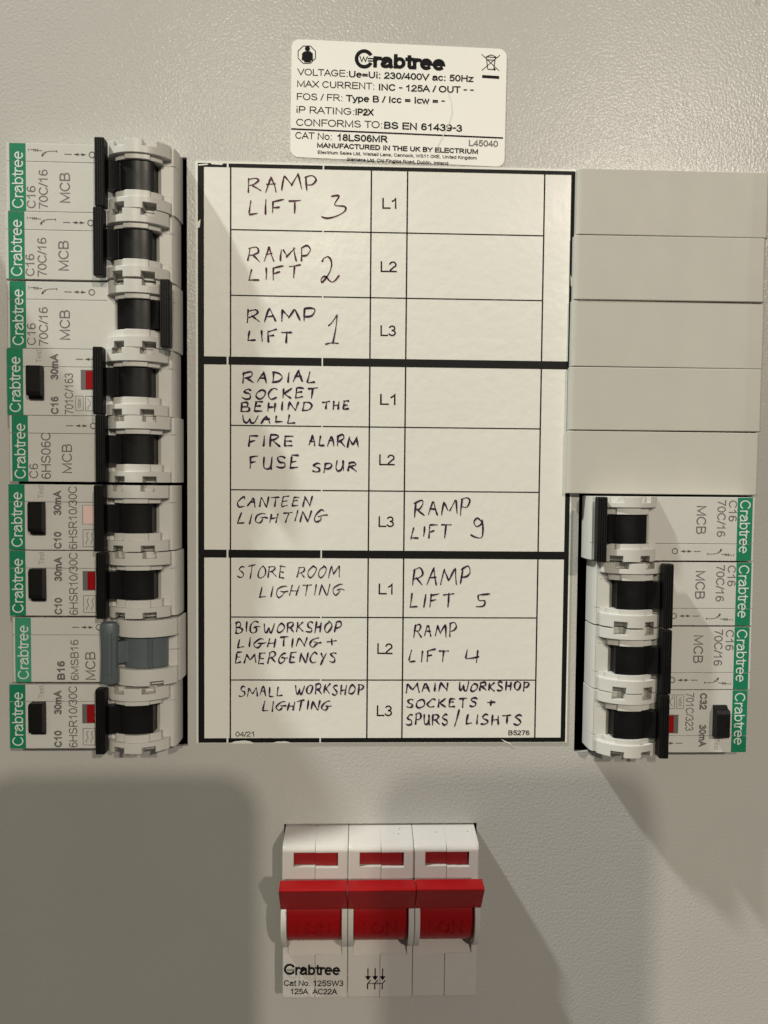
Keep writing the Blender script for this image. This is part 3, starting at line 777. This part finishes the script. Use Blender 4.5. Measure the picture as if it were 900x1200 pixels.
# ------------------------------------------------------------------ rating sticker
def sticker():
    c = [at(342, 46), at(594, 58), at(591, 196), at(340, 184)]
    r = empty('rating_label', 0, 0, 0)
    P0 = [Vector(p) for p in c]; pts = []
    rad = 2.2
    for i in range(4):
        p = P0[i]; a = (P0[i - 1] - p).normalized(); b_ = (P0[(i + 1) % 4] - p).normalized()
        q = p + a * rad + b_ * rad
        for k in range(7):
            th = k / 6 * math.pi / 2
            pts.append(q - b_ * rad * math.cos(th) - a * rad * math.sin(th) if True else p)
    b = MB(); b.plate([(p.x, p.y) for p in pts], .02, .14)
    b.build('backing', M['sticker'], r)
    k = MB(); h = .17
    T = [('VOLTAGE:', 348.2, 88.0, 407.3, 90.0, 8.0, 0), ('Ue=Ui: 230/400V ac: 50Hz', 408.9, 90.7, 555.5, 96.3, 8.0, .06),
         ('MAX CURRENT:', 348.2, 101.8, 438.4, 105, 8.0, 0.004), ('INC - 125A / OUT - -', 443.9, 106, 554.8, 109.6, 8.0, .06),
         ('FOS / FR:', 347.8, 116.9, 401, 118.6, 8.0, 0), ('Type B / Icc = Icw = -', 405.3, 119, 521.3, 122.5, 8.0, .06),
         ('iP RATING:', 347.4, 132.2, 415, 134.9, 8.2, 0), ('IP2X', 416.6, 135.1, 438, 135.7, 8.2, .09),
         ('CONFORMS TO:', 347, 147.3, 447.8, 150.4, 8.4, 0), ('BS EN 61439-3', 450, 150.8, 541.5, 154.6, 8.4, .06),
         ('CAT No:', 345.9, 162.5, 388.6, 164.2, 8.2, .006), ('18LS06MR', 394.9, 164.9, 454.4, 167.2, 8.2, .075),
         ('MANUFACTURED IN THE UK BY ELECTRIUM', 371.5, 173.0, 560, 180.6, 6.0, .09),
         ('Electrium Sales Ltd, Walsall Lane, Cannock, WS11 0XE, United Kingdom', 372.3, 180.2, 558.6, 187, 3.9, .05),
         ('Siemens Ltd, Old Finglas Road, Dublin, Ireland', 406.5, 188.2, 525.2, 193.2, 3.8, .05)]
    for s, u0, v0, u1, v1, cp, bo in T:
        q = MB(); ptext(q, s, u0, v0, u1, v1, cp, h, bo); q.build('printed_lettering', M['btext'], r)
    k.bar(at(341.2, 151, h), at(589.4, 161.7, h), .42, h)
    k.bar(at(565, 89.5, h), at(585, 90.8, h), .8, h)
    k.build('ruled_line', M['btext'], r); k = MB()
    # person in an octagon
    oc = [at(359.5 + 11 * math.cos(math.radians(22.5 + 45 * i)), 64 + 11 * math.sin(math.radians(22.5 + 45 * i)), h) for i in range(9)]
    for a, b_ in zip(oc, oc[1:]): k.bar(a, b_, .22, h)
    k.ring(at(360.3, 57.0, h), 0, .72, h, 16)
    k.quad([at(u, v, h) for u, v in ((354, 62.5), (357, 60), (363.5, 60), (366.5, 62.5), (366.8, 71), (364.2, 71.2), (364, 73.2), (356.5, 73), (356.2, 71), (353.6, 70.5))], h)
    k.build('reader_symbol', M['btext'], r); k = MB()
    # crossed out bin
    k.bar(at(564.3, 63.5, h), at(585, 83, h), .2, h); k.bar(at(586, 64.5, h), at(564.5, 82.5, h), .2, h)
    bin_ = [(570, 67), (571.5, 81)], [(580.5, 67.5), (578.5, 81.5)], [(569, 66.5), (582, 67.5)], [(571.5, 70), (580, 70.5)], [(571.5, 81), (578.5, 81.5)], [(571, 66), (575.5, 64.2)], [(575.5, 64.2), (581, 66.5)]
    for a, b_ in bin_: k.bar(at(*a, h), at(*b_, h), .24, h)
    k.ring(at(579.5, 81.2, h), 0, .35, h, 12)
    k.build('bin_symbol', M['btext'], r)
    k = MB(); ptext(k, 'L45040', 549.3, 171.2, 583.5, 172.4, 7.6, h, .06); k.build('serial_lettering', M['gtext'], r)
    k = MB(); cc = at(426.8, 69, h)
    k.ring(cc, 1.62, 2.62, h, 30, 28, 332)
    ptext(k, 'W', 421, 72.6, 431, 73, 7, h, .05); k.bar(at(431, 68.5, h), at(439, 68.8, h), .35, h); k.bar(at(431, 71.3, h), at(438, 71.6, h), .35, h)
    ptext(k, 'rabtree', 436.5, 79.3, 522, 83.2, 17.5, h, .12)
    k.build('brand_lettering', M['btext'], r)
    # hairline scratch
    k = MB(); k.ribbon([at(525, 108, h), at(529, 120, h), at(530, 133, h), at(524, 150, h), at(513, 171, h)], .22, h + .03); k.build('scratch', M['wtext'], r)
    return r
tag(sticker(), 'white rating label with rounded corners and black print above the chart', 'label')

# ------------------------------------------------------------------ main switch
def main_switch():
    r = empty('main_switch', -20.1, 0, -105.4)
    PW = 18.0; ZC = 20.6; HC = 3.2
    def A_(s, R): return HC + math.sqrt(max(R * R - (s - ZC) ** 2, 0))
    def pole():
        ss = sorted(set([0, .3, .9, 1.25, 1.6, 2.0, 2.5, 3.0, 6.95, 7.2, 11.3] + [round(x, 3) for x in frange(11.3, 31.6, 24)] + [29.2, 33.0, 45.2, 45.7, 46.0]))
        ts = [0, .25, 1.5, 3.1, 8.95, 9.07, 15.3, 16.5, 17.75, PW]
        def H(s, t, sm, tm):
            half = .12 if tm > 9.07 else 0
            seam = .3 if 8.95 < tm < 9.07 else 0
            lip = .25 if (t <= 0 or t >= PW) else 0
            if sm < 11.3:
                prof_ = {0: .5, .3: 2.8, .9: 7.4, 1.25: 8.8, 1.6: 9.45, 2.0: 9.8, 2.5: 10.0}
                base = prof_.get(round(s, 2), 10.0)
                if (3.0 < sm < 6.95 and 3.1 < tm < 9.07) or (3.0 < sm < 7.2 and 9.07 < tm < 15.3): return 8.3
                return base + half - seam - lip * .6
            if sm < 31.6:
                if tm < 1.5 or tm > 16.5:
                    return max(A_(s, 11.2), 8.0) - lip * .6 if sm > 20 else A_(s, 11.2) - lip * .6
                if sm < 29.2: return 1.0
                return 4.6 + (s - 29.2) * .9
            if sm < 33.0 and 1.5 < tm < 16.5: return 6.76 + (s - 31.6) * .886
            if sm > 45.2: return 7.35 + half - seam
            return 8.0 + half - seam - lip * .6
        b = MB(); b.field(ss, ts, H, -9)
        b.v = [(t, y, -s) for s, y, t in b.v]      # length runs down the panel, width to the right
        return b
    def handle():
        b = MB()
        R = 9.6
        prof = [(-(ZC + R * math.sin(math.radians(a))), HC + R * math.cos(math.radians(a))) for a in range(-80, 81, 5)]
        prof += [(-(ZC + 9.4), -3), (-(ZC - 9.4), -3)]
        b.prism_x(prof, 1.6, 16.4)
        return b
    def web():
        b = MB(); b.prism_x([(-11.0, 14.6), (-15.8, 14.5), (-17.6, HC + 8.9), (-12.3, HC + 3.8)], 1.6, 16.4); return b
    def bar():
        b = MB(); b.prism_x([(-7.75, 15.6), (-7.95, 19.6), (-8.15, 19.95), (-8.5, 20.0), (-16.2, 14.7), (-15.6, 14.3), (-11.5, 14.4)], 0.02, PW - .03); return b
    def emboss():
        b = MB(); v, f, _q = glyphs('I ON', 0.0); x0 = min(a for a, _ in v); x1 = max(a for a, _ in v)
        RR = 9.68; vs = []
        for top in (0, 1):
            for a, c in v:
                s = 25.2 - (c / CAPH) * 4.2
                ang = math.asin(max(-1, min(1, (s - ZC) / RR)))
                rr = RR + (0.17 if top else -.1)
                vs.append((4.2 + (a - x0) / (x1 - x0) * 9.2, -(HC + rr * math.cos(ang)), -(ZC + rr * math.sin(ang))))
        n = len(v); fs = [tuple(i + n for i in q) for q in f]
        cnt = {}
        for q in f:
            for i in range(len(q)):
                e = (q[i], q[(i + 1) % len(q)]); cnt[tuple(sorted(e))] = cnt.get(tuple(sorted(e)), 0) + 1
        for (a, c), k in cnt.items():
            if k == 1: fs.append((a, c, c + n, a + n))
        b.add(vs, fs); return b
    first = {}
    for i in range(3):
        dx = 18.13 * i
        if i == 0:
            h_ = pole().build('pole_housing', M['white2'], r, smooth=True)
            fl = MB(); fl.box(3.15, 9.05, -6.9, -3.05, 8.2, 8.7); fl.box(9.09, 15.25, -7.15, -3.05, 8.2, 8.85); fl = fl.build('indicator_flag', M['red2'], h_)
            d_ = handle().build('toggle_drum', M['red'], r, smooth=True)
            e_ = emboss().build('embossed_lettering', M['red'], d_)
            w_ = web().build('handle_web', M['red'], r)
            b_ = bar().build('handle_bar', M['red'], r)
            tops = [h_, d_, w_, b_]
        else:
            for o in tops:
                c = o.copy(); C.objects.link(c); c.parent = r; c.location = (dx * MM, (-.12 * MM if i == 1 else 0), 0)
                for ch in list(o.children):
                    e = ch.copy(); C.objects.link(e); e.parent = c
    return r
MS = main_switch()
tag(MS, 'three pole main switch with red handles below the chart', 'main switch')
k = MB(); h = 8.32
def msprint(name, fn):
    b = MB(); fn(b)
    o = b.build(name, M['btext'], MS)
    # print was laid out in world mm; bring it into the switch's frame
    o.location = (20.1 * MM, 0, 105.4 * MM); return o
def fA1(b):
    ptext(b, 'Cat No. 125SW3', 332.6, 1155.5, 402.3, 1155.8, 6.7, h, .02)
def fA2(b):
    ptext(b, '125A  AC22A', 340.4, 1165.2, 395.2, 1165.4, 6.5, h, .02)
def fA(b):
    cc = at(339.5, 1136, h); b.ring(cc, 1.0, 1.6, h, 26, 25, 335)
    b.bar(at(336.5, 1136.8, h), at(345, 1137, h), .22, h)
    ptext(b, 'rabtree', 345.6, 1142.8, 398.8, 1143.0, 12.5, h, .06)
msprint('brand_lettering', fA); msprint('printed_lettering', fA1); msprint('printed_lettering', fA2)
def fB(b):
    for u in (431.3, 439.7, 448.4):
        b.bar(at(u, 1134.8, h), at(u, 1147, h), .28, h)
        b.quad([at(u - 3.4, 1144, h), at(u + 3.4, 1144, h), at(u + .3, 1148.6, h), at(u - .3, 1148.6, h)], h)
        b.bar(at(u + 3.2, 1148.8, h), at(u - .6, 1153, h), .25, h)
        b.bar(at(u - .5, 1152.5, h), at(u - .5, 1159.5, h), .3, h)
    for u in (430.5, 439.5): b.bar(at(u, 1153, h), at(u + 8.4, 1152.6, h), .2, h)
msprint('printed_symbols', fB)

# dust specks lying on the switch and on the lowest left toggle
def speck(px, h, r, parent, off=(0, 0, 0), mat='btext'):
    c = at(*px, h); b = MB(); n = 6
    pts = [(c.x + off[0] + r * random.uniform(.6, 1.2) * math.cos(2 * math.pi * i / n), c.y + off[2] + r * random.uniform(.6, 1.2) * math.sin(2 * math.pi * i / n)) for i in range(n)]
    b.plate(pts, h, h + r * .5); o = b.build('dust_speck', M[mat], parent); return o
for px in ((468.5, 971), (467, 977), (511, 975), (548, 974), (371, 967)):
    speck(px, 7.2 if px[1] > 973 else 5.6, .15, MS, (20.1, 0, 105.4))

# ------------------------------------------------------------------ the phone that takes the picture; its body shades the lamps
def phone():
    r = empty('smartphone', 22.5, 219, -66)
    b = MB()
    x0, x1, z1, z0, rad = -35.7, 35.7, 73.4, -73.4, 10.5
    pts = []
    for cx, cz, a0 in ((x1 - rad, z1 - rad, 0), (x0 + rad, z1 - rad, 90), (x0 + rad, z0 + rad, 180), (x1 - rad, z0 + rad, 270)):
        for k in range(9):
            a = math.radians(a0 + k * 90 / 8); pts.append((cx + rad * math.cos(a), cz + rad * math.sin(a)))
    b.plate(pts, 0, 7.6); b.build('phone_body', M['phone'], r)
    b = MB(); 
    n = 20
    for (cx, cz, q) in ((-22.5, 60.4, 5.5), (-10.5, 48.0, 5.5)):
        b.plate([(cx + q * math.cos(2 * math.pi * i / n), cz + q * math.sin(2 * math.pi * i / n)) for i in range(n)], -.9, -.02)
    b.build('lens_ring', M['phone'], r)
    return r
tag(phone(), 'dark smartphone held in front of the panel, taking the picture', 'phone')
